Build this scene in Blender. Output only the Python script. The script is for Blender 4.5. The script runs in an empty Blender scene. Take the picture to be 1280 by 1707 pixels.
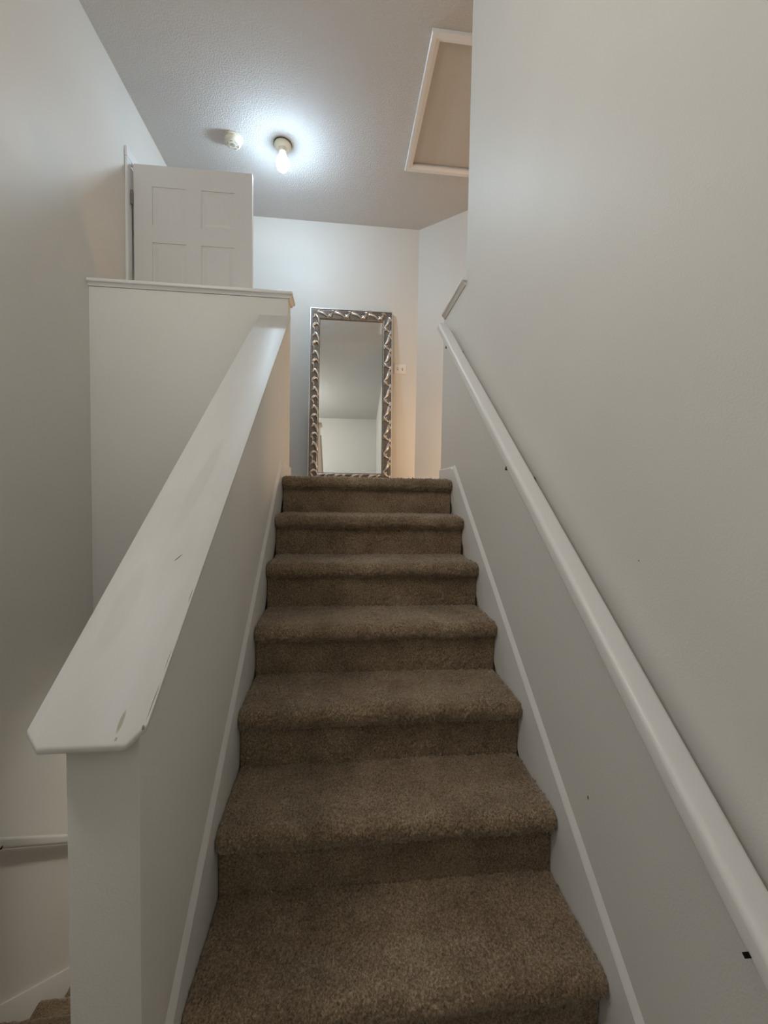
import bpy, math
import numpy as np
from mathutils import Vector, Matrix

S = bpy.context.scene
COL = S.collection

# ------------------------------------------------------------------ camera
CX, CY, CZ = 0.3056, -0.8442, 1.059
YAW, PITCH, ROLL, FPX = 0.1047, -0.0435, 0.0171, 691.7
cam = bpy.data.cameras.new('camera')
cam.sensor_fit = 'HORIZONTAL'
cam.sensor_width = 36.0
cam.lens = 36.0 * FPX / 1280.0
cam.clip_start = 0.02
camo = bpy.data.objects.new('camera', cam)
COL.objects.link(camo)
fw = Vector((math.sin(YAW) * math.cos(PITCH), math.cos(YAW) * math.cos(PITCH), math.sin(PITCH)))
rt = Vector((math.cos(YAW), -math.sin(YAW), 0))
up = rt.cross(fw)
rt2 = rt * math.cos(ROLL) + up * math.sin(ROLL)
up2 = -rt * math.sin(ROLL) + up * math.cos(ROLL)
M = Matrix((rt2, up2, -fw)).transposed().to_4x4()
M.translation = (CX, CY, CZ)
camo.matrix_world = M
S.camera = camo

# ------------------------------------------------------------------ light and exposure
S.view_settings.view_transform = 'Standard'
S.view_settings.look = 'None'
S.view_settings.gamma = 1.0
S.view_settings.use_curve_mapping = False
S.view_settings.exposure = 0.0
world = bpy.data.worlds.new('world')
S.world = world
world.use_nodes = True
world.node_tree.nodes['Background'].inputs[0].default_value = (0.8, 0.85, 1.0, 1)
world.node_tree.nodes['Background'].inputs[1].default_value = 0.0

BULB_STRENGTH = 295.0          # emission of the bulb glass


def lamp(name, kind, loc, energy, color, size=0.1, rot=(0, 0, 0), size_y=None):
    l = bpy.data.lights.new(name, kind)
    l.energy = energy
    l.color = color
    if kind == 'AREA':
        l.shape = 'RECTANGLE'
        l.size = size
        l.size_y = size_y or size
    else:
        l.shadow_soft_size = size
    o = bpy.data.objects.new(name, l)
    o.location = loc
    o.rotation_euler = rot
    COL.objects.link(o)
    return o


# warm lamp burning in the side hall, low down round the corner on the right
lamp('side_hall_lamp', 'POINT', (1.62, 2.25, 1.45), 20.0, (1.0, 0.66, 0.38), 0.10)
# added fill light without a fixture, out of view above and left of the camera
lamp('half_landing_fill', 'POINT', (-0.95, -0.55, 2.85), 31.0, (1.0, 0.975, 0.93), 0.15)
# lamp of the lower hall, under the upper landing beyond the half wall
lamp('lower_hall_lamp', 'POINT', (0.50, 2.10, 0.20), 15.0, (1.0, 0.95, 0.85), 0.10)

# ------------------------------------------------------------------ dimensions (metres)
R_, T_ = 0.19, 0.2336          # riser, tread
SL = R_ / T_
W_ = 0.9107                    # width between skirt boards
XW = 0.921                     # right wall face
KX0, KX1 = -0.1215, -0.0105    # knee wall between the flights
YP = -0.1585                   # its near end
XL = -1.0924                   # left wall face
YG, YG2 = 1.655, 1.765         # guard wall of the landing
YB = 3.2402                    # back wall
XC = 1.0329                    # back wall meets angled wall
ZC = 3.62                      # ceiling
ZL = 6 * R_                    # upper landing
ZM = -2 * R_                   # half landing
YE, YE2 = 1.243, 1.69          # end of full-height right wall, end of its knee wall
YF = -1.88                     # wall behind the camera
XH = 3.0                       # far end of side hall
RL, Y0L = 0.197, -0.015            # lower flight: riser, first nosing
ZB = ZM - 7 * RL               # lower floor


# ------------------------------------------------------------------ materials
def mat(name, color, rough=0.5, metal=0.0, spec=0.5):
    m = bpy.data.materials.new(name)
    m.use_nodes = True
    b = m.node_tree.nodes['Principled BSDF']
    b.inputs['Base Color'].default_value = (*color, 1)
    b.inputs['Roughness'].default_value = rough
    b.inputs['Metallic'].default_value = metal
    b.inputs['Specular IOR Level'].default_value = spec
    return m


def nodes(m):
    nt = m.node_tree
    return nt, nt.nodes['Principled BSDF']


def coord(nt, scale=(1, 1, 1)):
    c = nt.nodes.new('ShaderNodeTexCoord')
    mp = nt.nodes.new('ShaderNodeMapping')
    mp.inputs['Scale'].default_value = scale
    nt.links.new(c.outputs['Object'], mp.inputs['Vector'])
    return mp.outputs['Vector']


def noise(nt, vec, scale, detail=3, rough=0.5):
    n = nt.nodes.new('ShaderNodeTexNoise')
    n.inputs['Scale'].default_value = scale
    n.inputs['Detail'].default_value = detail
    n.inputs['Roughness'].default_value = rough
    nt.links.new(vec, n.inputs['Vector'])
    return n.outputs['Fac']


def ramp(nt, fac, stops):
    r = nt.nodes.new('ShaderNodeValToRGB')
    e = r.color_ramp.elements
    while len(e) < len(stops):
        e.new(0.5)
    for i, (p, c) in enumerate(stops):
        e[i].position = p
        e[i].color = (*c, 1) if len(c) == 3 else c
    nt.links.new(fac, r.inputs['Fac'])
    return r.outputs['Color']


def bump(nt, b, height, strength, dist):
    n = nt.nodes.new('ShaderNodeBump')
    n.inputs['Strength'].default_value = strength
    n.inputs['Distance'].default_value = dist
    nt.links.new(height, n.inputs['Height'])
    nt.links.new(n.outputs['Normal'], b.inputs['Normal'])
    return n


def math_node(nt, op, a, b=None, clamp=False):
    n = nt.nodes.new('ShaderNodeMath')
    n.operation = op
    n.use_clamp = clamp
    for i, v in enumerate((a, b)):
        if v is None:
            continue
        if isinstance(v, (int, float)):
            n.inputs[i].default_value = v
        else:
            nt.links.new(v, n.inputs[i])
    return n.outputs[0]


def mix(nt, fac, a, b):
    n = nt.nodes.new('ShaderNodeMix')
    n.data_type = 'RGBA'
    for key, v in (('Factor', fac), ('A', a), ('B', b)):
        s = [x for x in n.inputs if x.name == key and (x.type == 'RGBA' or key == 'Factor' and x.type == 'VALUE')][0]
        if isinstance(v, tuple):
            s.default_value = (*v, 1)
        elif isinstance(v, (int, float)):
            s.default_value = v
        else:
            nt.links.new(v, s)
    return [x for x in n.outputs if x.type == 'RGBA'][0]


WALLC = (0.81, 0.793, 0.75)


def spots_mask(nt, spots):
    """sum of soft ellipses: (centre, axis dir, half length, half width) in object space"""
    c = nt.nodes.new('ShaderNodeTexCoord')
    tot = None
    for ctr, d, hl, hw in spots:
        sub = nt.nodes.new('ShaderNodeVectorMath'); sub.operation = 'SUBTRACT'
        nt.links.new(c.outputs['Object'], sub.inputs[0]); sub.inputs[1].default_value = ctr
        dv = Vector(d).normalized()
        dot = nt.nodes.new('ShaderNodeVectorMath'); dot.operation = 'DOT_PRODUCT'
        nt.links.new(sub.outputs[0], dot.inputs[0]); dot.inputs[1].default_value = dv
        ln = nt.nodes.new('ShaderNodeVectorMath'); ln.operation = 'DOT_PRODUCT'
        nt.links.new(sub.outputs[0], ln.inputs[0]); nt.links.new(sub.outputs[0], ln.inputs[1])
        al2 = math_node(nt, 'MULTIPLY', dot.outputs['Value'], dot.outputs['Value'])
        pe2 = math_node(nt, 'SUBTRACT', ln.outputs['Value'], al2)
        e = math_node(nt, 'ADD', math_node(nt, 'DIVIDE', al2, hl * hl), math_node(nt, 'DIVIDE', pe2, hw * hw))
        f = math_node(nt, 'SUBTRACT', 1.6, e, True)
        tot = f if tot is None else math_node(nt, 'MAXIMUM', tot, f)
    return tot


def wall_mat(name, spots=None):
    m = mat(name, WALLC, 0.45, spec=0.3)
    nt, b = nodes(m)
    v = coord(nt)
    big = noise(nt, v, 1.7, 2)
    col = ramp(nt, big, [(0.3, tuple(c * 0.965 for c in WALLC)), (0.7, WALLC)])
    if spots:
        col = mix(nt, spots_mask(nt, spots), col, (0.16, 0.12, 0.08))
    nt.links.new(col, b.inputs['Base Color'])
    bump(nt, b, noise(nt, v, 230, 3, 0.55), 0.20, 0.003)
    return m


M_WALL = wall_mat('wall_paint')
M_WALLR = wall_mat('wall_paint_right', [((XW, 0.088, 0.32), (0, 0, 1), 0.005, 0.003),
                                        ((XW, -0.05, 0.93), (0, 0, 1), 0.0016, 0.0016)])

M_CEIL = mat('ceiling_knockdown', (0.68, 0.67, 0.655), 0.85, spec=0.2)
nt, b = nodes(M_CEIL)
v = coord(nt)
h1 = ramp(nt, noise(nt, v, 95, 4, 0.6), [(0.42, (0, 0, 0)), (0.62, (1, 1, 1))])
bump(nt, b, h1, 0.55, 0.006)

M_TRIM = mat('trim_paint', (0.86, 0.85, 0.83), 0.34, spec=0.45)
nt, b = nodes(M_TRIM)
bump(nt, b, noise(nt, coord(nt), 55, 3), 0.06, 0.003)

M_DOOR = mat('door_paint', (0.74, 0.73, 0.705), 0.4, spec=0.4)
M_HATCH = mat('hatch_board', (0.60, 0.565, 0.52), 0.8, spec=0.2)
nt, b = nodes(M_HATCH)
bump(nt, b, noise(nt, coord(nt), 90, 4, 0.6), 0.35, 0.004)

# sloped cap: worn white paint with a dark scratch, a bare gouge and chipped edge
CAPS = 0.766
CAPT = 0.011
CAP_D = Vector((0, 1, CAPS)).normalized()


def cap_pt(x, y):
    return (x, y, 0.8125 + CAPS * y)


M_CAP = mat('worn_cap_paint', (0.70, 0.69, 0.665), 0.46, spec=0.4)
nt, b = nodes(M_CAP)
v = coord(nt, (6, 1.2, 1.2))
stain = noise(nt, v, 2.2, 4, 0.6)
c0 = ramp(nt, stain, [(0.33, (0.655, 0.64, 0.605)), (0.62, (0.70, 0.69, 0.67))])
sm = math_node(nt, 'MULTIPLY', spots_mask(nt, [(cap_pt(-0.080, 0.36), (0.06, 1, CAPS), 0.20, 0.016), (cap_pt(-0.12, 0.02), (0.0, 1, CAPS), 0.10, 0.02)]), 0.16)
c0 = mix(nt, sm, c0, (0.42, 0.37, 0.28))
c1 = mix(nt, spots_mask(nt, [(cap_pt(-0.037, -0.160), (0.0, 1, CAPS), 0.016, 0.0030), (cap_pt(-0.0345, -0.181), (0.0, 1, CAPS), 0.003, 0.0018)]), c0, (0.43, 0.41, 0.34))
c2 = mix(nt, spots_mask(nt, [(cap_pt(-0.055, 0.125), (0.7, 1, CAPS), 0.011, 0.0012)]), c1, (0.10, 0.085, 0.07))
c3 = mix(nt, spots_mask(nt, [(cap_pt(0.0005, -0.170), (-0.4, 1, CAPS), 0.006, 0.0022),
                             (cap_pt(0.0010, -0.135), (0.02, 1, CAPS), 0.028, 0.0007),
                             (cap_pt(0.0010, -0.075), (0.0, 1, CAPS), 0.018, 0.0005),
                             (cap_pt(0.0005, 0.040), (0.0, 1, CAPS), 0.015, 0.0007)]), c2, (0.24, 0.20, 0.14))
nt.links.new(c3, b.inputs['Base Color'])
bump(nt, b, noise(nt, coord(nt), 40, 3), 0.08, 0.003)

M_CARPET = mat('brown_carpet', (0.13, 0.09, 0.06), 0.95, spec=0.1)
nt, b = nodes(M_CARPET)
v = coord(nt)
fine = noise(nt, v, 190, 4, 0.75)
mid = noise(nt, v, 11, 4, 0.65)
big = noise(nt, v, 3.2, 2, 0.5)
cf = ramp(nt, fine, [(0.32, (0.110, 0.080, 0.051)), (0.5, (0.305, 0.230, 0.160)), (0.68, (0.56, 0.455, 0.335))])
cm = ramp(nt, mid, [(0.35, (0.80, 0.76, 0.72)), (0.65, (1.12, 1.10, 1.06))])
cb = ramp(nt, big, [(0.35, (0.88, 0.85, 0.82)), (0.65, (1.05, 1.06, 1.05))])
mul = nt.nodes.new('ShaderNodeMix'); mul.data_type = 'RGBA'; mul.blend_type = 'MULTIPLY'
mul.inputs[0].default_value = 1.0
nt.links.new(cf, mul.inputs[6]); nt.links.new(cm, mul.inputs[7])
mul2 = nt.nodes.new('ShaderNodeMix'); mul2.data_type = 'RGBA'; mul2.blend_type = 'MULTIPLY'
mul2.inputs[0].default_value = 1.0
nt.links.new(mul.outputs[2], mul2.inputs[6]); nt.links.new(cb, mul2.inputs[7])
nt.links.new(mul2.outputs[2], b.inputs['Base Color'])
b.inputs['Sheen Weight'].default_value = 0.8
b.inputs['Sheen Roughness'].default_value = 0.35
b.inputs['Sheen Tint'].default_value = (0.92, 0.84, 0.74, 1)
bump(nt, b, fine, 0.6, 0.004)

M_WOOD = mat('raw_timber', (0.30, 0.21, 0.13), 0.8)
M_SILVER = mat('antique_silver', (0.55, 0.49, 0.43), 0.32, 0.85)
nt, b = nodes(M_SILVER)
g = noise(nt, coord(nt), 45, 4, 0.6)
nt.links.new(ramp(nt, g, [(0.35, (0.36, 0.31, 0.26)), (0.65, (0.66, 0.60, 0.53))]), b.inputs['Base Color'])
M_SILVERD = mat('tarnished_ground', (0.19, 0.165, 0.145), 0.45, 0.6)
nt, b = nodes(M_SILVERD)
bump(nt, b, noise(nt, coord(nt), 120, 4, 0.7), 0.5, 0.003)
M_LEAF = mat('burnished_leaf', (0.74, 0.69, 0.63), 0.30, 0.85)
M_FRAMEEDGE = mat('pale_silver_edge', (0.78, 0.75, 0.71), 0.35, 0.5)
M_GLASS = mat('mirror_glass', (0.86, 0.885, 0.87), 0.012, 1.0)
M_BLACK = mat('black_iron', (0.012, 0.012, 0.012), 0.4, 0.6)
M_STEEL = mat('dull_steel', (0.30, 0.28, 0.26), 0.4, 0.9)
M_PLASTIC = mat('ivory_plastic', (0.74, 0.70, 0.58), 0.4)
M_PLASTICD = mat('vent_grey', (0.36, 0.34, 0.30), 0.6)
M_SWITCH = mat('switch_plastic', (0.90, 0.885, 0.85), 0.3)
M_SLOT = mat('switch_slot', (0.22, 0.19, 0.16), 0.6)
M_LED = mat('red_led', (0.3, 0.02, 0.02), 0.3)
M_SOCKET = mat('porcelain_socket', (0.80, 0.77, 0.62), 0.3)
M_DARKRING = mat('lamp_gasket', (0.10, 0.095, 0.07), 0.6)
M_BULB = bpy.data.materials.new('lit_bulb_glass')
M_BULB.use_nodes = True
nt = M_BULB.node_tree
nt.nodes.clear()
em = nt.nodes.new('ShaderNodeEmission')
em.inputs[0].default_value = (0.64, 0.83, 1.0, 1)
em.inputs[1].default_value = BULB_STRENGTH
o_ = nt.nodes.new('ShaderNodeOutputMaterial')
nt.links.new(em.outputs[0], o_.inputs[0])

M_NECK = bpy.data.materials.new('lit_bulb_neck')     # the dimmer upper part of the bulb glass
M_NECK.use_nodes = True
M_NECK.node_tree.nodes['Principled BSDF'].inputs['Base Color'].default_value = (0.85, 0.87, 0.88, 1)
M_NECK.node_tree.nodes['Principled BSDF'].inputs['Emission Color'].default_value = (0.80, 0.91, 1.0, 1)
M_NECK.node_tree.nodes['Principled BSDF'].inputs['Emission Strength'].default_value = 2.5

# ------------------------------------------------------------------ mesh helpers
def obj(name, verts, faces, m, parent=None, smooth=False, bevel=0.0, seg=2):
    me = bpy.data.meshes.new(name)
    me.from_pydata([tuple(p) for p in verts], [], faces)
    me.validate()
    import bmesh
    bm = bmesh.new(); bm.from_mesh(me)
    bmesh.ops.remove_doubles(bm, verts=bm.verts, dist=1e-6)
    bmesh.ops.recalc_face_normals(bm, faces=bm.faces)
    if bevel > 0:
        bmesh.ops.bevel(bm, geom=list(bm.edges), offset=bevel, segments=seg, profile=0.5, affect='EDGES',
                        clamp_overlap=True)
    bm.to_mesh(me); bm.free()
    me.materials.append(m)
    if smooth:
        for p in me.polygons:
            p.use_smooth = True
    o = bpy.data.objects.new(name, me)
    COL.objects.link(o)
    if parent:
        o.parent = parent
    return o


def shade_auto(o, deg=35):
    me = o.data
    for p in me.polygons:
        p.use_smooth = True
    me.set_sharp_from_angle(angle=math.radians(deg))
    return o


def boxg(x0, x1, y0, y1, z0, z1):
    v = [(x, y, z) for z in (z0, z1) for y in (y0, y1) for x in (x0, x1)]
    f = [(0, 2, 3, 1), (4, 5, 7, 6), (0, 1, 5, 4), (2, 6, 7, 3), (0, 4, 6, 2), (1, 3, 7, 5)]
    return v, f


def box(name, x0, x1, y0, y1, z0, z1, m, parent=None, bevel=0.0, seg=2):
    v, f = boxg(x0, x1, y0, y1, z0, z1)
    o = obj(name, v, f, m, parent, bevel=bevel, seg=seg)
    if bevel:
        shade_auto(o)
    return o


def prism(poly, axis, a, b):
    """extrude a 2-D polygon along an axis (0:x with (y,z); 1:y with (x,z); 2:z with (x,y))"""
    n = len(poly)
    v = []
    for t in (a, b):
        for p, q in poly:
            v.append({0: (t, p, q), 1: (p, t, q), 2: (p, q, t)}[axis])
    f = [tuple(range(n)), tuple(range(2 * n - 1, n - 1, -1))]
    for i in range(n):
        j = (i + 1) % n
        f.append((i, j, n + j, n + i))
    return v, f


def prism_obj(name, poly, axis, a, b, m, parent=None, bevel=0.0, seg=2):
    v, f = prism(poly, axis, a, b)
    o = obj(name, v, f, m, parent, bevel=bevel, seg=seg)
    if bevel:
        shade_auto(o)
    return o


def join_geo(parts):
    V, F = [], []
    for v, f in parts:
        k = len(V)
        V += list(v)
        F += [tuple(i + k for i in q) for q in f]
    return V, F


def lathe(name, prof, m, parent=None, seg=40, loc=(0, 0, 0), deg=40):
    """prof: list of (r, z)"""
    V, F = [], []
    n = len(prof)
    for i in range(seg):
        a = 2 * math.pi * i / seg
        for r, z in prof:
            V.append((loc[0] + r * math.cos(a), loc[1] + r * math.sin(a), loc[2] + z))
    for i in range(seg):
        j = (i + 1) % seg
        for k in range(n - 1):
            F.append((i * n + k, j * n + k, j * n + k + 1, i * n + k + 1))
    o = obj(name, V, F, m, parent)
    return shade_auto(o, deg)


def tube_geo(pts, radii, seg=8, cap=True):
    pts = [Vector(p) for p in pts]
    V, F = [], []
    prev = None
    for i, p in enumerate(pts):
        d = (pts[min(i + 1, len(pts) - 1)] - pts[max(i - 1, 0)]).normalized()
        if prev is None:
            a = d.orthogonal().normalized()
        else:
            a = (prev - d * prev.dot(d)).normalized()
        prev = a
        c = d.cross(a)
        r = radii[i] if isinstance(radii, (list, tuple)) else radii
        for k in range(seg):
            t = 2 * math.pi * k / seg
            V.append(p + (a * math.cos(t) + c * math.sin(t)) * r)
    for i in range(len(pts) - 1):
        for k in range(seg):
            q = (k + 1) % seg
            F.append((i * seg + k, i * seg + q, (i + 1) * seg + q, (i + 1) * seg + k))
    if cap:
        F.append(tuple(range(seg)))
        F.append(tuple(range(len(V) - 1, len(V) - seg - 1, -1)))
    return V, F


def empty(name, loc, rz=0.0):
    o = bpy.data.objects.new(name, None)
    o.empty_display_size = 0.1
    o.location = loc
    o.rotation_euler = (0, 0, rz)
    COL.objects.link(o)
    return o


def adopt(root, *kids):
    """parent kids modelled in world space to an empty, keeping their place"""
    inv = Matrix.LocRotScale(root.location, root.rotation_euler, None).inverted()
    for k in kids:
        k.parent = root
        k.matrix_parent_inverse = inv


def tag(o, label=None, cat=None, kind=None, group=None):
    if label: o['label'] = label
    if cat: o['category'] = cat
    if kind: o['kind'] = kind
    if group: o['group'] = group
    return o


TH = 0.11   # wall thickness

# ------------------------------------------------------------------ the setting: shell
# hatch opening (hx0..hx1, hy0..hy1)
HX0, HX1, HY0, HY1 = 0.825, 1.40, 1.56, 2.455
cv, cf_ = join_geo([boxg(XL - 0.9, HX0, YF - TH, YB + TH, ZC, ZC + 0.1),
                    boxg(HX1, XH + TH, YF - TH, YB + TH, ZC, ZC + 0.1),
                    boxg(HX0, HX1, YF - TH, HY0, ZC, ZC + 0.1),
                    boxg(HX0, HX1, HY1, YB + TH, ZC, ZC + 0.1)])
tag(obj('ceiling', cv, cf_, M_CEIL), 'grey-white ceiling with a knockdown texture over stairwell and hall', 'ceiling', 'structure')

# left wall with the doorway (y DY0..DY1) and a closet behind it
DY0, DY1, DZ = 2.118, 2.885, ZL + 2.045
cv, cf_ = join_geo([boxg(XL - TH, XL, YF - TH, DY0, ZB, ZC),
                    boxg(XL - TH, XL, DY1, YB + TH, ZB, ZC),
                    boxg(XL - TH, XL, DY0, DY1, DZ, ZC),
                    boxg(XL - TH, XL, DY0, DY1, ZB, ZL),
                    boxg(XL - 0.80, XL - 0.75, DY0 - 0.3, DY1 + 0.3, ZL, ZC),
                    boxg(XL - 0.75, XL - TH, DY0 - 0.3, DY0 - 0.25, ZL, ZC),
                    boxg(XL - 0.75, XL - TH, DY1 + 0.25, DY1 + 0.3, ZL, ZC)])
tag(obj('wall_left', cv, cf_, M_WALL), 'tall off-white stairwell wall on the left with a doorway at the top', 'wall', 'structure')

tag(box('wall_back', XL - TH, XC + 0.09, YB, YB + TH, ZL, ZC, M_WALL),
    'off-white wall at the far end of the landing behind the mirror', 'wall', 'structure')

# angled wall at the right of the back wall
AX, AY = 1.60, 2.74
dv = Vector((AX - XC, AY - YB)).normalized()
nv = Vector((-dv.y, dv.x))
if nv.y < 0: nv = -nv
poly = [(XC, YB), (AX, AY), (AX + nv.x * TH, AY + nv.y * TH), (XC + nv.x * TH, YB + nv.y * TH)]
tag(prism_obj('wall_angled', poly, 2, ZL, ZC, M_WALL),
    'narrow cream wall set at an angle right of the mirror', 'wall', 'structure')
# side hall
cv, cf_ = join_geo([boxg(AX, XH + TH, AY, AY + TH, ZL, ZC), boxg(XH, XH + TH, YE, AY, ZL, ZC)])
tag(obj('wall_side_hall', cv, cf_, M_WALL), 'walls of the side hall out of sight round the corner', 'wall', 'structure')

# right wall: full height up to YE, then knee-high to YE2; it turns into the side hall
cv, cf_ = join_geo([boxg(XW, XW + TH, YF - TH, YE, ZB, ZC), boxg(XW + TH, XH + TH, YE - TH, YE, ZL - 0.3, ZC)])
tag(obj('wall_right', cv, cf_, M_WALLR), 'tall grey-beige wall along the right side of the stairs', 'wall', 'structure')
ZK = 2.118
tag(box('wall_right_knee', XW, XW + TH, YE, YE2, ZL - 0.3, ZK, M_WALL),
    'short half wall carrying on the right wall at the stair top', 'wall', 'structure')
# knee wall between the flights
TOPZ = lambda y: 0.8125 + CAPS * y - CAPT
poly = [(YP, ZB), (YG, ZB), (YG, TOPZ(YG)), (YP, TOPZ(YP))]
tag(prism_obj('wall_middle', poly, 0, KX0, KX1, M_WALL, bevel=0.003),
    'sloping half wall between the two stair flights, square end toward camera', 'wall', 'structure')
ZG = 2.178
ZH = 0.13    # header over the foot of the lower flight
tag(box('wall_landing', XL, KX1, YG, YG2, ZH, ZG, M_WALL, bevel=0.003),
    'beige guard wall of the upper landing above the lower flight', 'wall', 'structure')
cv, cf_ = join_geo([boxg(XL, XW + TH, YB, YB + TH, ZB, ZL), boxg(XW, XW + TH, YE, YB, ZB, ZL - 0.3),
                    boxg(XL, XW, YG2, YB, 0.30, 0.35), boxg(KX1, XW, YG, YG2, 0.30, 0.35), boxg(KX1, XW, YG - 0.02, YG, 0.30, ZL - 0.3)])
tag(obj('wall_lower_hall', cv, cf_, M_WALL), 'walls and ceiling of the lower hall hidden under the landing', 'wall', 'structure')
tag(box('wall_front', XL - TH, XW + TH, YF - TH, YF, ZB, ZC, M_WALL),
    'stairwell wall behind the camera, seen only in the mirror', 'wall', 'structure')

# ------------------------------------------------------------------ carpet builder
rng = np.random.default_rng(7)


def smooth_noise(nu, nv, cu, cv_, amp):
    g = rng.standard_normal((cu, cv_))
    u = np.linspace(0, cu - 1.001, nu); w = np.linspace(0, cv_ - 1.001, nv)
    iu = u.astype(int); iw = w.astype(int); fu = (u - iu)[:, None]; fw_ = (w - iw)[None, :]
    fu = fu * fu * (3 - 2 * fu); fw_ = fw_ * fw_ * (3 - 2 * fw_)
    a = g[iu][:, iw]; b_ = g[iu + 1][:, iw] if cu > 1 else a
    c = g[iu][:, iw + 1]; d = g[iu + 1][:, iw + 1]
    return amp * ((a * (1 - fu) + b_ * fu) * (1 - fw_) + (c * (1 - fu) + d * fu) * fw_)


def carpet_sheet(name, prof, x0, x1, step, pile, parent=None, end_round=0.0, axis_flip=1):
    """prof: polyline of (y, z); swept along x and roughened into pile. The pile stands out to the left of travel."""
    P = np.array(prof, float)
    seg = np.linalg.norm(np.diff(P, axis=0), axis=1)
    L = np.concatenate([[0], np.cumsum(seg)])
    nv = max(4, int(L[-1] / step)); nu = max(4, int((x1 - x0) / step))
    s = np.linspace(0, L[-1], nv)
    y = np.interp(s, L, P[:, 0]); z = np.interp(s, L, P[:, 1])
    ty = np.gradient(y); tz = np.gradient(z); ln = np.hypot(ty, tz); ty /= ln; tz /= ln
    ny, nz = -tz * axis_flip, ty * axis_flip
    X = np.linspace(x0, x1, nu)[:, None] * np.ones((1, nv))
    d = np.abs(rng.standard_normal((nu, nv))) * pile * 0.60
    d += smooth_noise(nu, nv, max(3, nu // 6), max(3, nv // 6), pile * 0.16)
    d += smooth_noise(nu, nv, 7, 4, pile * 0.22)
    if end_round:
        e = np.minimum(X - x0, x1 - X)
        k = np.clip(1 - e / end_round, 0, 1)
        d -= k ** 2 * end_round * 0.45
    jx = rng.uniform(-0.3, 0.3, (nu, nv)) * step
    jx[0] = 0; jx[-1] = 0
    V = np.stack([X + jx, y[None] + ny[None] * d, z[None] + nz[None] * d], -1).reshape(-1, 3)
    i = np.arange((nu - 1) * (nv - 1)); a = (i // (nv - 1)) * nv + i % (nv - 1)
    F = np.stack([a, a + nv, a + nv + 1, a + 1], -1)
    if axis_flip < 0:
        F = F[:, ::-1]
    me = bpy.data.meshes.new(name)
    me.vertices.add(len(V)); me.vertices.foreach_set('co', V.ravel().astype(np.float32))
    me.loops.add(F.size); me.loops.foreach_set('vertex_index', F.ravel().astype(np.int32))
    me.polygons.add(len(F)); me.polygons.foreach_set('loop_start', (np.arange(len(F)) * 4).astype(np.int32))
    me.polygons.foreach_set('loop_total', np.full(len(F), 4, np.int32))
    me.update(calc_edges=True)
    me.materials.append(M_CARPET)
    o = bpy.data.objects.new(name, me)
    COL.objects.link(o)
    if parent: o.parent = parent
    return o


def nosing_profile(yn, zt, yb, over=0.034, th=0.058):
    """from the riser under the nosing, round the front edge, back along the tread to yb"""
    pts = [(yn + 0.012, zt - th), (yn - over + 0.012, zt - th + 0.002)]
    r = 0.026
    c1 = (yn - over + r, zt - th + r)
    for a in np.linspace(250, 180, 7):
        t = math.radians(a); pts.append((c1[0] + r * math.cos(t), c1[1] + r * 0.9 * math.sin(t)))
    c2 = (yn - over + r + 0.004, zt - r - 0.002)
    for a in np.linspace(178, 90, 9):
        t = math.radians(a); pts.append((c2[0] + (r + 0.004) * math.cos(t), c2[1] + (r + 0.002) * math.sin(t)))
    pts += [(yn + 0.05, zt + 0.0005), (yb, zt)]
    return pts


# ------------------------------------------------------------------ floors
cv, cf_ = join_geo([boxg(KX1, XW, T_ * 6 + 0.05, YE2, ZL - 0.3, ZL - 0.004),
                    boxg(XL - 0.75, XH, YE2, YB, ZL - 0.3, ZL - 0.004),
                    boxg(XW + TH, XH, YE, YE2, ZL - 0.3, ZL - 0.004)])
tag(obj('floor', cv, cf_, M_CARPET), 'brown carpeted floor of the upper landing', 'floor', 'structure')
cv, cf_ = join_geo([boxg(XL, XW, YF, YP - 0.12, ZM - 0.2, ZM), boxg(XL, KX0, YP - 0.12, Y0L, ZM - 0.2, ZM),
                    boxg(KX1, XW, YP - 0.12, YP + 0.2, ZM - 0.2, ZM)])
tag(obj('floor_half_landing', cv, cf_, M_CARPET), 'brown carpeted half landing under the camera', 'floor', 'structure')
tag(box('floor_lower', XL, XW, YF, YB, ZB - 0.1, ZB, M_CARPET),
    'brown carpeted floor at the foot of the lower flight', 'floor', 'structure')

# ------------------------------------------------------------------ upper flight
st = empty('staircase', (0.45, -T_, ZM))
tag(st, 'brown carpeted stairs climbing straight up to the mirror landing', 'staircase')
kids = []
for i in range(-1, 7):
    yn, zt = i * T_, i * R_
    step = 0.0040 if i <= 2 else 0.0048
    pile = 0.0065
    yb = yn + T_ + 0.012 if i < 6 else yn + 0.075
    tr = carpet_sheet('tread', nosing_profile(yn, zt, yb), 0.001, W_ - 0.001, step, pile, end_round=0.018)
    ri = carpet_sheet('riser', [(yn, zt - R_ - 0.004), (yn, zt - 0.050)], 0.003, W_ - 0.003, step, pile * 0.6)
    kids += [tr, ri]
saw = []
for i in range(-1, 7):
    saw += [(i * T_ + 0.008, (i - 1) * R_ - 0.010), (i * T_ + 0.008, i * R_ - 0.012)]
saw += [(6 * T_ + 0.075, 6 * R_ - 0.012), (6 * T_ + 0.075, 6 * R_ - 0.30), (0.0, ZM - 0.10), (-T_ + 0.008, ZM - 0.10)]
kids.append(prism_obj('carcass', saw, 0, 0.0005, W_ - 0.0005, M_WOOD))
adopt(st, *kids)

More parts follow.
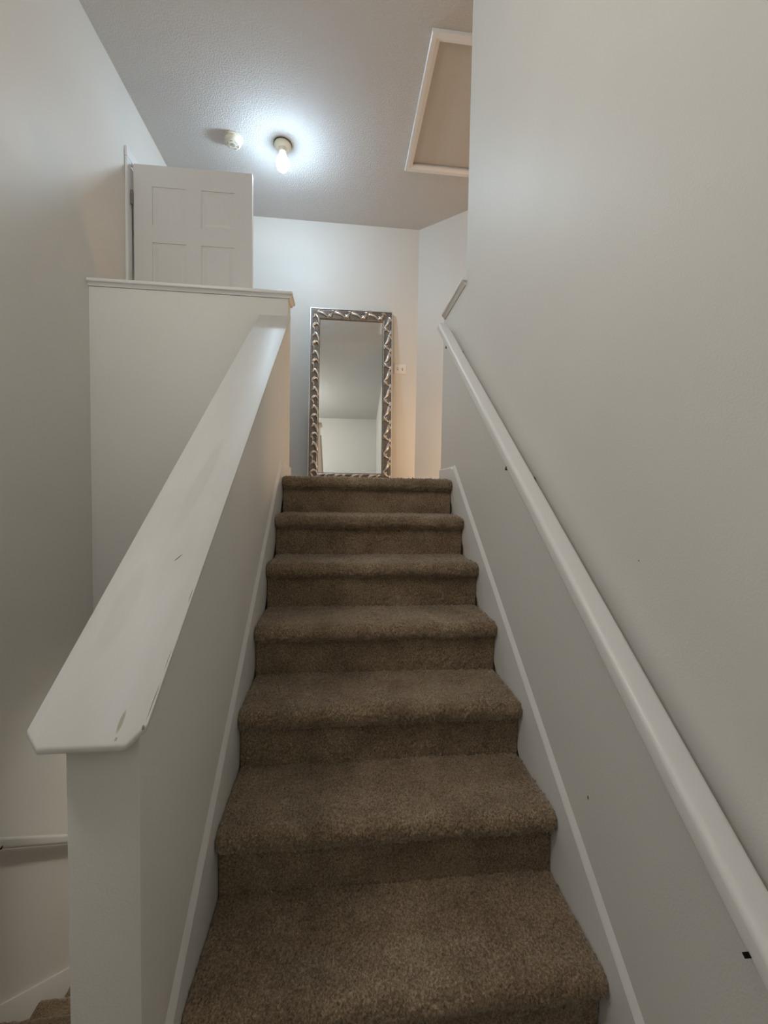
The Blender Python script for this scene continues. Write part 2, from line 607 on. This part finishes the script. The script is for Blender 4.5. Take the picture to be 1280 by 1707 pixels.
# lower flight
st2 = empty('staircase', (-0.6, Y0L, ZB))
tag(st2, 'brown carpeted lower flight going down behind the half wall', 'staircase')
kids = []
for k in range(0, 7):
    yn, zt = Y0L + k * T_, ZM - k * RL
    # descending: nosing faces +y
    pr = [(2 * yn - y, z) for y, z in nosing_profile(yn, zt, yn + T_ + 0.012)]
    kids.append(carpet_sheet('tread', pr, XL + 0.012, KX0 - 0.001, 0.008, 0.005, axis_flip=-1))
    kids.append(carpet_sheet('riser', [(yn, zt - RL - 0.004), (yn, zt - 0.05)], XL + 0.012, KX0 - 0.001, 0.010, 0.003, axis_flip=-1))
saw = []
for k in range(0, 7):
    yn, zt = Y0L + k * T_, ZM - k * RL
    saw += [(yn - 0.008, zt - 0.012), (yn - 0.008, zt - RL - 0.012)]
saw += [(Y0L + 6 * T_ - 0.008, ZB - 0.05), (Y0L, ZB - 0.05), (Y0L - 0.10, ZM - 0.15), (Y0L - 0.10, ZM - 0.012)]
kids.append(prism_obj('carcass', saw, 0, XL + 0.002, KX0 - 0.0005, M_WOOD))
adopt(st2, *kids)

# ------------------------------------------------------------------ skirt boards and baseboards
BBH = 0.070


def skirt(name, xi, xo, label, z0=0.092, ybot=-0.30, ytop=1.31):
    """sloped board between inner face xi and wall face xo, top edge rounded toward the wall"""
    sgn = 1 if xo > xi else -1
    # cross sections: (x offset, top lift)
    secs = [(xi, -0.003), (xi + sgn * 0.002, 0.003), (xo, 0.022)]
    V, F = [], []
    yend = YE2 - 0.0 if xi > 0.5 else YG2
    for x, dz in secs:
        y1 = (ZL + 0.062 - z0) / SL         # where the slope reaches its peak
        pk = z0 + SL * y1 + dz
        ring = [(x, ybot, z0 + SL * ybot + dz), (x, y1, pk), (x, y1 + 0.02, pk - 0.004), (x, y1 + 0.05, ZL + BBH + dz * 0.3),
                (x, yend, ZL + BBH + dz * 0.3), (x, yend, ZL - 0.06), (x, y1 + 0.05, ZL - 0.10), (x, ybot, z0 + SL * ybot - 0.32)]
        V += ring
    n = 8
    for s in range(len(secs) - 1):
        for i in range(n):
            j = (i + 1) % n
            F.append((s * n + i, s * n + j, (s + 1) * n + j, (s + 1) * n + i))
    F.append(tuple(range(n)))
    F.append(tuple(range(len(V) - 1, len(V) - n - 1, -1)))
    return tag(obj(name, V, F, M_TRIM), label, 'baseboard', 'structure')


skirt('baseboard_left', 0.0, KX1, 'white skirt board sloping up along the half wall left of the treads')
skirt('baseboard_right', W_, XW, 'white skirt board sloping up the right wall beside the treads')

# lower flight skirt on the left wall
zs = -0.327
poly = [(Y0L - 0.1, zs - SL * (Y0L - 0.1)), (1.65, zs - SL * 1.65), (1.65, zs - SL * 1.65 - 0.30), (Y0L - 0.1, zs - SL * (Y0L - 0.1) - 0.30)]
tag(prism_obj('baseboard_lower', poly, 0, XL, XL + 0.014, M_TRIM, bevel=0.004),
    'white skirt board running down the left wall of the lower flight', 'baseboard', 'structure')
# landing baseboards
tag(box('baseboard_back', XL, XC - 0.01, YB - 0.014, YB, ZL, ZL + BBH + 0.005, M_TRIM, bevel=0.004),
    'white baseboard along the back wall behind the mirror', 'baseboard', 'structure')
poly = [(XC, YB), (AX, AY), (AX - nv.x * 0.014, AY - nv.y * 0.014), (XC - nv.x * 0.014, YB - nv.y * 0.014)]
tag(prism_obj('baseboard_angled', poly, 2, ZL, ZL + BBH + 0.005, M_TRIM),
    'white baseboard at the foot of the angled wall', 'baseboard', 'structure')

# ------------------------------------------------------------------ caps
# sloping cap: board with clipped front corners
CXL, CXR, CY0, CY1 = -0.172, 0.005, -0.188, YG
out = [(CXL, CY0 + 0.022), (CXL + 0.028, CY0), (CXR - 0.022, CY0), (CXR, CY0 + 0.024), (CXR, CY1), (CXL, CY1)]
V = [(x, y, 0.8125 + CAPS * y) for x, y in out] + [(x, y, 0.8125 + CAPS * y - CAPT) for x, y in out]
n = len(out)
F = [tuple(range(n)), tuple(range(2 * n - 1, n - 1, -1))] + [(i, (i + 1) % n, n + (i + 1) % n, n + i) for i in range(n)]
cap = obj('trim_1', V, F, M_CAP, bevel=0.0025)
shade_auto(cap)
tag(cap, 'wide white sloping cap board with chipped paint on the half wall', 'trim', 'structure')

# guard wall cap with cove mould beneath
g = empty('trim_2', ((XL + KX1) / 2, (YG + YG2) / 2, ZG))
tag(g, 'white moulded cap along the top of the landing guard wall', 'trim', 'structure')
k1 = box('cap_board', XL, KX1 + 0.026, YG - 0.026, YG2 + 0.026, ZG + 0.016, ZG + 0.036, M_TRIM, bevel=0.006, seg=3)
mp = [(0.0, 0.0), (0.006, 0.0), (0.009, 0.006), (0.014, 0.012), (0.018, 0.016), (0.0, 0.016)]
prof_f = [(YG - a, ZG + z_) for a, z_ in mp]
k2 = prism_obj('cove_mould', prof_f, 0, XL, KX1 + 0.012, M_TRIM)
prof_e = [(KX1 + a, ZG + z_) for a, z_ in mp]
k3 = prism_obj('cove_mould', prof_e, 1, YG - 0.012, YG2 + 0.012, M_TRIM)
prof_b = [(YG2 + a, ZG + z_) for a, z_ in mp]
k4 = prism_obj('cove_mould', prof_b, 0, XL, KX1 + 0.012, M_TRIM)
k5 = box('cap_core', XL, KX1, YG, YG2, ZG, ZG + 0.016, M_TRIM)
adopt(g, k1, k2, k3, k4, k5)

# cap of the right knee wall
g = empty('trim_3', (XW + TH / 2, (YE + YE2) / 2, ZK))
tag(g, 'short white moulded cap on the right half wall above the handrail end', 'trim', 'structure')
k1 = box('cap_board', XW - 0.024, XW + TH + 0.024, YE - 0.012, YE2 - 0.025, ZK + 0.016, ZK + 0.036, M_TRIM, bevel=0.006, seg=3)
k2 = prism_obj('cove_mould', [(XW - a, ZK + z_) for a, z_ in mp], 1, YE, YE2 - 0.027, M_TRIM)
k3 = box('cap_core', XW, XW + TH, YE + 0.0005, YE2, ZK, ZK + 0.016, M_TRIM)
adopt(g, k1, k2, k3)

# ------------------------------------------------------------------ doorway and door
g = empty('trim_4', (XL, (DY0 + DY1) / 2, ZL))
tag(g, 'white casing round the doorway at the top of the left wall', 'trim', 'structure')
cw = 0.062
ks = [box('side_casing', XL, XL + 0.017, DY0 - cw, DY0 - 0.004, ZL, DZ + 0.002, M_TRIM, bevel=0.004),
      box('side_casing', XL, XL + 0.017, DY1 + 0.004, DY1 + cw, ZL, DZ + 0.002, M_TRIM, bevel=0.004),
      box('head_casing', XL, XL + 0.017, DY0 - cw, DY1 + cw, DZ + 0.004, DZ + 0.066, M_TRIM, bevel=0.004),
      box('jamb', XL - TH, XL, DY0 - 0.002, DY0 + 0.012, ZL, DZ, M_TRIM),
      box('jamb', XL - TH, XL, DY1 - 0.012, DY1 + 0.002, ZL, DZ, M_TRIM),
      box('jamb', XL - TH, XL, DY0, DY1, DZ - 0.012, DZ + 0.002, M_TRIM)]
adopt(g, *ks)

# door leaf swung out square to the wall; local x along the leaf, y through it
DW, DH, DTH = 0.752, 2.02, 0.035
dr = empty('door_1', (-1.058, 2.100, ZL + 0.012), math.radians(-0.6))
tag(dr, 'white six-panel door standing open on the upper landing', 'door', 'structure')
# panel openings (x0,x1,z0,z1)
pan = []
for x0 in (0.115, 0.425):
    for z0, z1 in ((0.22, 0.80), (0.92, 1.53), (1.64, 1.885)):
        pan.append((x0, x0 + 0.212, z0, z1))
# slab with recessed panel fields on both faces: core + stiles and rails
parts = [boxg(0, DW, 0.005, DTH - 0.005, 0, DH)]
for ya, yb in ((0.0, 0.005), (DTH - 0.005, DTH)):
    xs = [0, 0.115, 0.327, 0.425, 0.637, DW]
    parts += [boxg(xs[0], xs[1], ya, yb, 0, DH), boxg(xs[2], xs[3], ya, yb, 0, DH), boxg(xs[4], xs[5], ya, yb, 0, DH)]
    for x0, x1 in ((0.115, 0.327), (0.425, 0.637)):
        for z0, z1 in ((0, 0.22), (0.80, 0.92), (1.53, 1.64), (1.885, DH)):
            parts.append(boxg(x0, x1, ya, yb, z0, z1))
V, F = join_geo(parts)
slab = obj('slab', V, F, M_DOOR, dr)
for x0, x1, z0, z1 in pan:
    for s in (0, 1):
        a, b_ = 0.012, 0.034
        yf = 0.006 if s == 0 else DTH - 0.006
        yt = 0.001 if s == 0 else DTH - 0.001
        v = [(x0 + a, yf, z0 + a), (x1 - a, yf, z0 + a), (x1 - a, yf, z1 - a), (x0 + a, yf, z1 - a),
             (x0 + b_, yt, z0 + b_), (x1 - b_, yt, z0 + b_), (x1 - b_, yt, z1 - b_), (x0 + b_, yt, z1 - b_)]
        f = [(0, 1, 2, 3), (4, 5, 6, 7)] + [(i, (i + 1) % 4, 4 + (i + 1) % 4, 4 + i) for i in range(4)]
        obj('raised_panel', v, f, M_DOOR, dr)
for z0 in (0.18, 0.97, 1.76):
    V, F = tube_geo([(-0.009, -0.004, z0), (-0.009, -0.004, z0 + 0.088)], 0.0075, 12)
    hg = obj('hinge', V, F, M_STEEL, dr)
    v, f = boxg(-0.0045, 0.0, 0.004, 0.030, z0, z0 + 0.088)
    obj('hinge_leaf', v, f, M_STEEL, hg)
for s in (-1, 1):
    y0 = 0 if s < 0 else DTH
    prof = [(0.0, 0.0), (0.030, 0.0), (0.030, 0.006), (0.012, 0.010), (0.012, 0.030), (0.024, 0.040), (0.027, 0.052), (0.020, 0.062), (0.0, 0.065)]
    kn = lathe('knob', prof, M_STEEL, dr, 20)
    kn.location = (DW - 0.065, y0, 0.92)
    kn.rotation_euler = (math.radians(90 if s < 0 else -90), 0, 0)

# ------------------------------------------------------------------ ceiling things
lx, ly = -0.150, 2.39
g = empty('ceiling_light', (lx, ly, ZC))
tag(g, 'bare lit bulb in a small round ceiling lampholder', 'ceiling light')
lathe('gasket', [(0.0, -0.0005), (0.064, -0.0005), (0.064, -0.007), (0.0, -0.007)], M_DARKRING, g)
lathe('lampholder', [(0.0, -0.007), (0.061, -0.007), (0.062, -0.018), (0.054, -0.026), (0.030, -0.032), (0.024, -0.045),
                     (0.024, -0.056), (0.0, -0.056)], M_SOCKET, g)
lathe('bulb_neck', [(0.0, -0.0562), (0.016, -0.0562), (0.020, -0.066), (0.030, -0.084), (0.042, -0.1045), (0.0465, -0.117), (0.0484, -0.130), (0.0484, -0.137), (0.0, -0.137)], M_NECK, g)
lathe('bulb', [(0.0, -0.1375), (0.0482, -0.1375), (0.0458, -0.158), (0.036, -0.178),
               (0.022, -0.192), (0.0, -0.197)], M_BULB, g, deg=80)

sx, sy = -0.502, 2.385
g = empty('smoke_detector', (sx, sy, ZC))
tag(g, 'small round ivory smoke detector on the ceiling beside the bulb', 'smoke detector')
lathe('mounting_plate', [(0.0, -0.0005), (0.066, -0.0005), (0.066, -0.009), (0.0, -0.009)], M_PLASTIC, g)
body = lathe('housing', [(0.0, -0.009), (0.058, -0.009), (0.058, -0.030), (0.052, -0.042), (0.044, -0.046), (0.0, -0.047)], M_PLASTIC, g)
for i in range(6):
    a = math.radians(60 * i + 20)
    pts = [(0.036 * math.cos(a + t), 0.036 * math.sin(a + t), -0.0468) for t in (-0.3, -0.1, 0.1, 0.3)]
    V, F = tube_geo(pts, 0.0028, 6)
    obj('vent_slot', V, F, M_PLASTICD, body)
lathe('test_button', [(0.0, -0.047), (0.014, -0.047), (0.013, -0.051), (0.0, -0.052)], M_PLASTICD, body, 20)
lathe('indicator', [(0.0, -0.047), (0.003, -0.047), (0.0, -0.050)], M_LED, body, 10, (0.02, 0.012, 0))

# attic hatch: panel lying in the opening, four mitred frame strips
g = empty('attic_hatch', ((HX0 + HX1) / 2, (HY0 + HY1) / 2, ZC))
tag(g, 'white framed attic hatch in the ceiling beside the right wall', 'hatch')
hx0, hx1, hy0, hy1 = HX0, HX1, HY0, HY1
ks = [box('panel', hx0 + 0.002, hx1 - 0.002, hy0 + 0.002, hy1 - 0.002, ZC + 0.012, ZC + 0.026, M_HATCH)]
fw_, fo = 0.050, 0.012
prof = [(-0.004, 0.0), (-0.004, -0.010), (0.008, -0.013), (0.020, -0.020), (fw_ - 0.004, -0.022), (fw_, -0.018), (fw_, 0.0)]  # (outward, z)
cor = [(hx0, hy0, -1, -1), (hx1, hy0, 1, -1), (hx1, hy1, 1, 1), (hx0, hy1, -1, 1)]
for i in range(4):
    a, b_ = cor[i], cor[(i + 1) % 4]
    V = []
    for c in (a, b_):
        for d, z_ in prof:
            V.append((c[0] + c[2] * d, c[1] + c[3] * d, ZC + z_))
    n = len(prof)
    F = [(k, (k + 1) % n, n + (k + 1) % n, n + k) for k in range(n)] + [tuple(range(n)), tuple(range(2 * n - 1, n - 1, -1))]
    ks.append(obj('frame_strip', V, F, M_TRIM))
adopt(g, *ks)

# ------------------------------------------------------------------ switch plate
g = empty('switch_plate', (0.868, YB, 2.282))
tag(g, 'double light switch plate on the back wall right of the mirror', 'light switch')
box('plate', -0.060, 0.058, -0.008, 0.0, -0.0485, 0.0485, M_SWITCH, g, bevel=0.003)
for dx in (-0.024, 0.024):
    sl = box('slot', dx - 0.006, dx + 0.006, -0.0086, -0.005, -0.013, 0.013, M_SLOT, g)
    V, F = prism([(-0.007, -0.006), (-0.007, 0.004), (-0.019, 0.009), (-0.020, 0.003)], 0, dx - 0.004, dx + 0.004)
    obj('toggle', V, F, M_SWITCH, sl)

# ------------------------------------------------------------------ handrails
def handrail(x, y0, y1, zfun, hw, hh, brackets, wall_x, label):
    d = Vector((0, y1 - y0, zfun(y1) - zfun(y0))).normalized()
    nrm = Vector((0, -d.z, d.y))
    if nrm.z < 0: nrm = -nrm
    # profile in (x, n): flat-topped rail with rounded shoulders
    pr = []
    for cx_, cn, a0 in ((hw - 0.012, -0.012, 0), (-(hw - 0.012), -0.012, 90), (-(hw - 0.010), -hh + 0.010, 180), (hw - 0.010, -hh + 0.010, 270)):
        r = 0.012 if cn == -0.012 else 0.010
        for k in range(5):
            t = math.radians(a0 + 22.5 * k)
            pr.append((cx_ + r * math.cos(t), cn + r * math.sin(t)))
    n = len(pr)
    V = []
    for y in (y0, y1):
        c = Vector((x, y, zfun(y)))
        for a, b_ in pr:
            V.append(c + Vector((a, 0, 0)) + nrm * b_)
    F = [(k, (k + 1) % n, n + (k + 1) % n, n + k) for k in range(n)] + [tuple(range(n)), tuple(range(2 * n - 1, n - 1, -1))]
    root = empty('handrail', (x, (y0 + y1) / 2, zfun((y0 + y1) / 2)))
    tag(root, label, 'handrail')
    ks = [shade_auto(obj('rail', V, F, M_TRIM), 30)]
    sg = 1 if wall_x > x else -1
    for yb in brackets:
        c = Vector((x, yb, zfun(yb))) - nrm * hh
        gap = abs(wall_x - x)
        pts = [c + Vector((0, 0, 0.001)), c + Vector((0, 0, -0.012)), c + Vector((sg * 0.006, 0, -0.030)), c + Vector((sg * gap * 0.45, 0, -0.045)),
               c + Vector((sg * (gap - 0.004), 0, -0.048))]
        a = tube_geo(pts, 0.0062, 10)
        q = [c + Vector((sx_ * (hw + 0.0015), 0, 0)) + d * sd + nrm * sn for sn in (-0.002, 0.010) for sd in (-0.003, 0.003) for sx_ in (-1, 1)]
        saddle = (q, [(0, 2, 3, 1), (4, 5, 7, 6), (0, 1, 5, 4), (2, 6, 7, 3), (0, 4, 6, 2), (1, 3, 7, 5)])
        br = obj('bracket', *join_geo([a, saddle]), M_BLACK)
        shade_auto(br, 50)
        ks.append(br)
        V2, F2 = tube_geo([(wall_x - sg * 0.006, yb, c.z - 0.048), (wall_x - sg * 0.0002, yb, c.z - 0.048)], 0.026, 20)
        ks.append(obj('wall_rosette', V2, F2, M_BLACK))
    adopt(root, *ks)
    return root


zr = lambda y: 0.822 + SL * y * 0.992
handrail(0.8670, -0.95, 1.495, zr, 0.0275, 0.040, [-0.405, 0.44, 1.28], XW, 'white painted handrail on black brackets climbing the right wall')
zr2 = lambda y: 0.398 - SL * y
handrail(XL + 0.066, -0.05, 1.62, zr2, 0.020, 0.038, [0.06, 0.90, 1.55], XL, 'white handrail on a black bracket along the lower left wall')

# ------------------------------------------------------------------ standing mirror
MW, MH = 0.784, 1.672
TILT = 0.150
ang = math.asin(TILT / MH)
MYAW = math.radians(-0.8)
mr = empty('standing_mirror', (0.388, YB - 0.003 - TILT - abs(math.sin(MYAW)) * MW / 2, ZL + 0.003))
mr.rotation_euler = (-ang, 0, MYAW)   # top leans back to the wall
tag(mr, 'tall mirror in an ornate silver frame leaning on the back wall', 'mirror')
FWD = 0.090
FZ = 1.13       # top and bottom rails are a little deeper than the sides
hw = MW / 2
# local frame: x across, z up, front toward -y; back at y = 0
def frame_piece(name, prof, m):
    """mitred ring; prof: list of (inward distance, y)"""
    cor = [(-hw, 0, 1, 1), (hw, 0, -1, 1), (hw, MH, -1, -1), (-hw, MH, 1, -1)]
    os_ = []
    for i in range(4):
        V = []
        for c in (cor[i], cor[(i + 1) % 4]):
            for d, y in prof:
                V.append((c[0] + c[2] * d, y, c[1] + c[3] * d * FZ))
        n = len(prof)
        F = [(k, (k + 1) % n, n + (k + 1) % n, n + k) for k in range(n)] + [tuple(range(n)), tuple(range(2 * n - 1, n - 1, -1))]
        o = obj(name, V, F, m, mr)
        os_.append(shade_auto(o, 40))
    return os_

frame_piece('frame_side', [(0.006, 0), (0.006, -0.022), (0.016, -0.024), (0.030, -0.020), (0.060, -0.016), (0.080, -0.014), (0.080, 0)], M_SILVERD)
frame_piece('outer_edge', [(0.0, 0), (0.0, -0.026), (0.003, -0.030), (0.008, -0.030), (0.010, -0.026), (0.0065, -0.024), (0.0065, 0)], M_FRAMEEDGE)
frame_piece('inner_fillet', [(0.078, -0.008), (0.078, -0.020), (0.0815, -0.024), (0.085, -0.022), (0.090, -0.014), (0.090, -0.008)], M_SILVER)
frame_piece('sight_edge', [(0.0895, -0.006), (0.0895, -0.016), (0.094, -0.012), (0.094, -0.006)], M_SILVERD)
glass = box('glass', -hw + 0.085, hw - 0.085, -0.010, -0.006, 0.085 * FZ, MH - 0.085 * FZ, M_GLASS, mr)

# carved leaves: each a tapered curled body
def leaf_mesh(name, L, w, curl, h):
    n, sg = 9, 8
    V, F = [], []
    for i in range(n):
        t = i / (n - 1)
        a = curl * (t - 0.5)
        cx_ = L * (t - 0.5)
        cz_ = curl * L * 0.25 * (1 - (2 * t - 1) ** 2)
        rr = w * (math.sin(math.pi * min(1, t ** 0.7)) ** 0.8 + 0.06)
        dx, dz = 1, -curl * (2 * t - 1)
        l_ = math.hypot(dx, dz)
        px, pz = -dz / l_, dx / l_
        for k in range(sg):
            q = math.pi * k / (sg - 1)
            V.append((cx_ + px * rr * math.cos(q), -h * math.sin(q) * (0.35 + 0.65 * math.sin(math.pi * min(1, t + 0.05))), cz_ + pz * rr * math.cos(q)))
    for i in range(n - 1):
        for k in range(sg - 1):
            F.append((i * sg + k, (i + 1) * sg + k, (i + 1) * sg + k + 1, i * sg + k + 1))
        F.append((i * sg, i * sg + sg - 1, (i + 1) * sg + sg - 1, (i + 1) * sg))
    F.append(tuple(range(sg)))
    F.append(tuple(range((n - 1) * sg + sg - 1, (n - 1) * sg - 1, -1)))
    o = obj(name, V, F, M_LEAF)
    for p in o.data.polygons: p.use_smooth = True
    return o

protos = [leaf_mesh('carved_leaf', 0.112, 0.0150, 0.60, 0.019),
          leaf_mesh('carved_leaf', 0.078, 0.0145, -0.7, 0.022),
          leaf_mesh('carved_leaf', 0.056, 0.0105, 0.8, 0.017)]
first = [True] * 3

def put_leaf(k, x, z, rot):
    if first[k]:
        o = protos[k]; first[k] = False
    else:
        o = protos[k].copy(); COL.objects.link(o)
    o.parent = mr
    o.location = (x, -0.0165, z)
    o.rotation_euler = (0, rot, 0)

def motif(cx_, cz_, along, inward):
    """one scroll repeat; along/inward: unit 2-D vectors in the frame plane"""
    A, I = Vector(along), Vector(inward)
    def add(k, u, w, deg):
        p = Vector((cx_, cz_)) + A * u + I * w
        d = A * math.cos(math.radians(deg)) + I * math.sin(math.radians(deg))
        put_leaf(k, p.x, p.y, -math.atan2(d.y, d.x))
    add(0, -0.034, 0.012, 26)
    add(1, 0.034, 0.000, -44)
    add(2, 0.030, 0.021, 44)
    add(2, -0.060, -0.017, -34)
    add(2, 0.066, -0.017, 20)

mid_w = 0.047
nv_, nh = 9, 4
for i in range(nv_):
    z_ = 0.05 + (MH - 0.10) * (i + 0.5) / nv_
    motif(-hw + mid_w, z_, (0, -1), (1, 0))
    motif(hw - mid_w, z_, (0, -1), (-1, 0))
for i in range(nh):
    x_ = -hw + 0.07 + (MW - 0.14) * (i + 0.5) / nh
    motif(x_, MH - mid_w * FZ, (1, 0), (0, -1))
    motif(x_, mid_w * FZ, (1, 0), (0, 1))
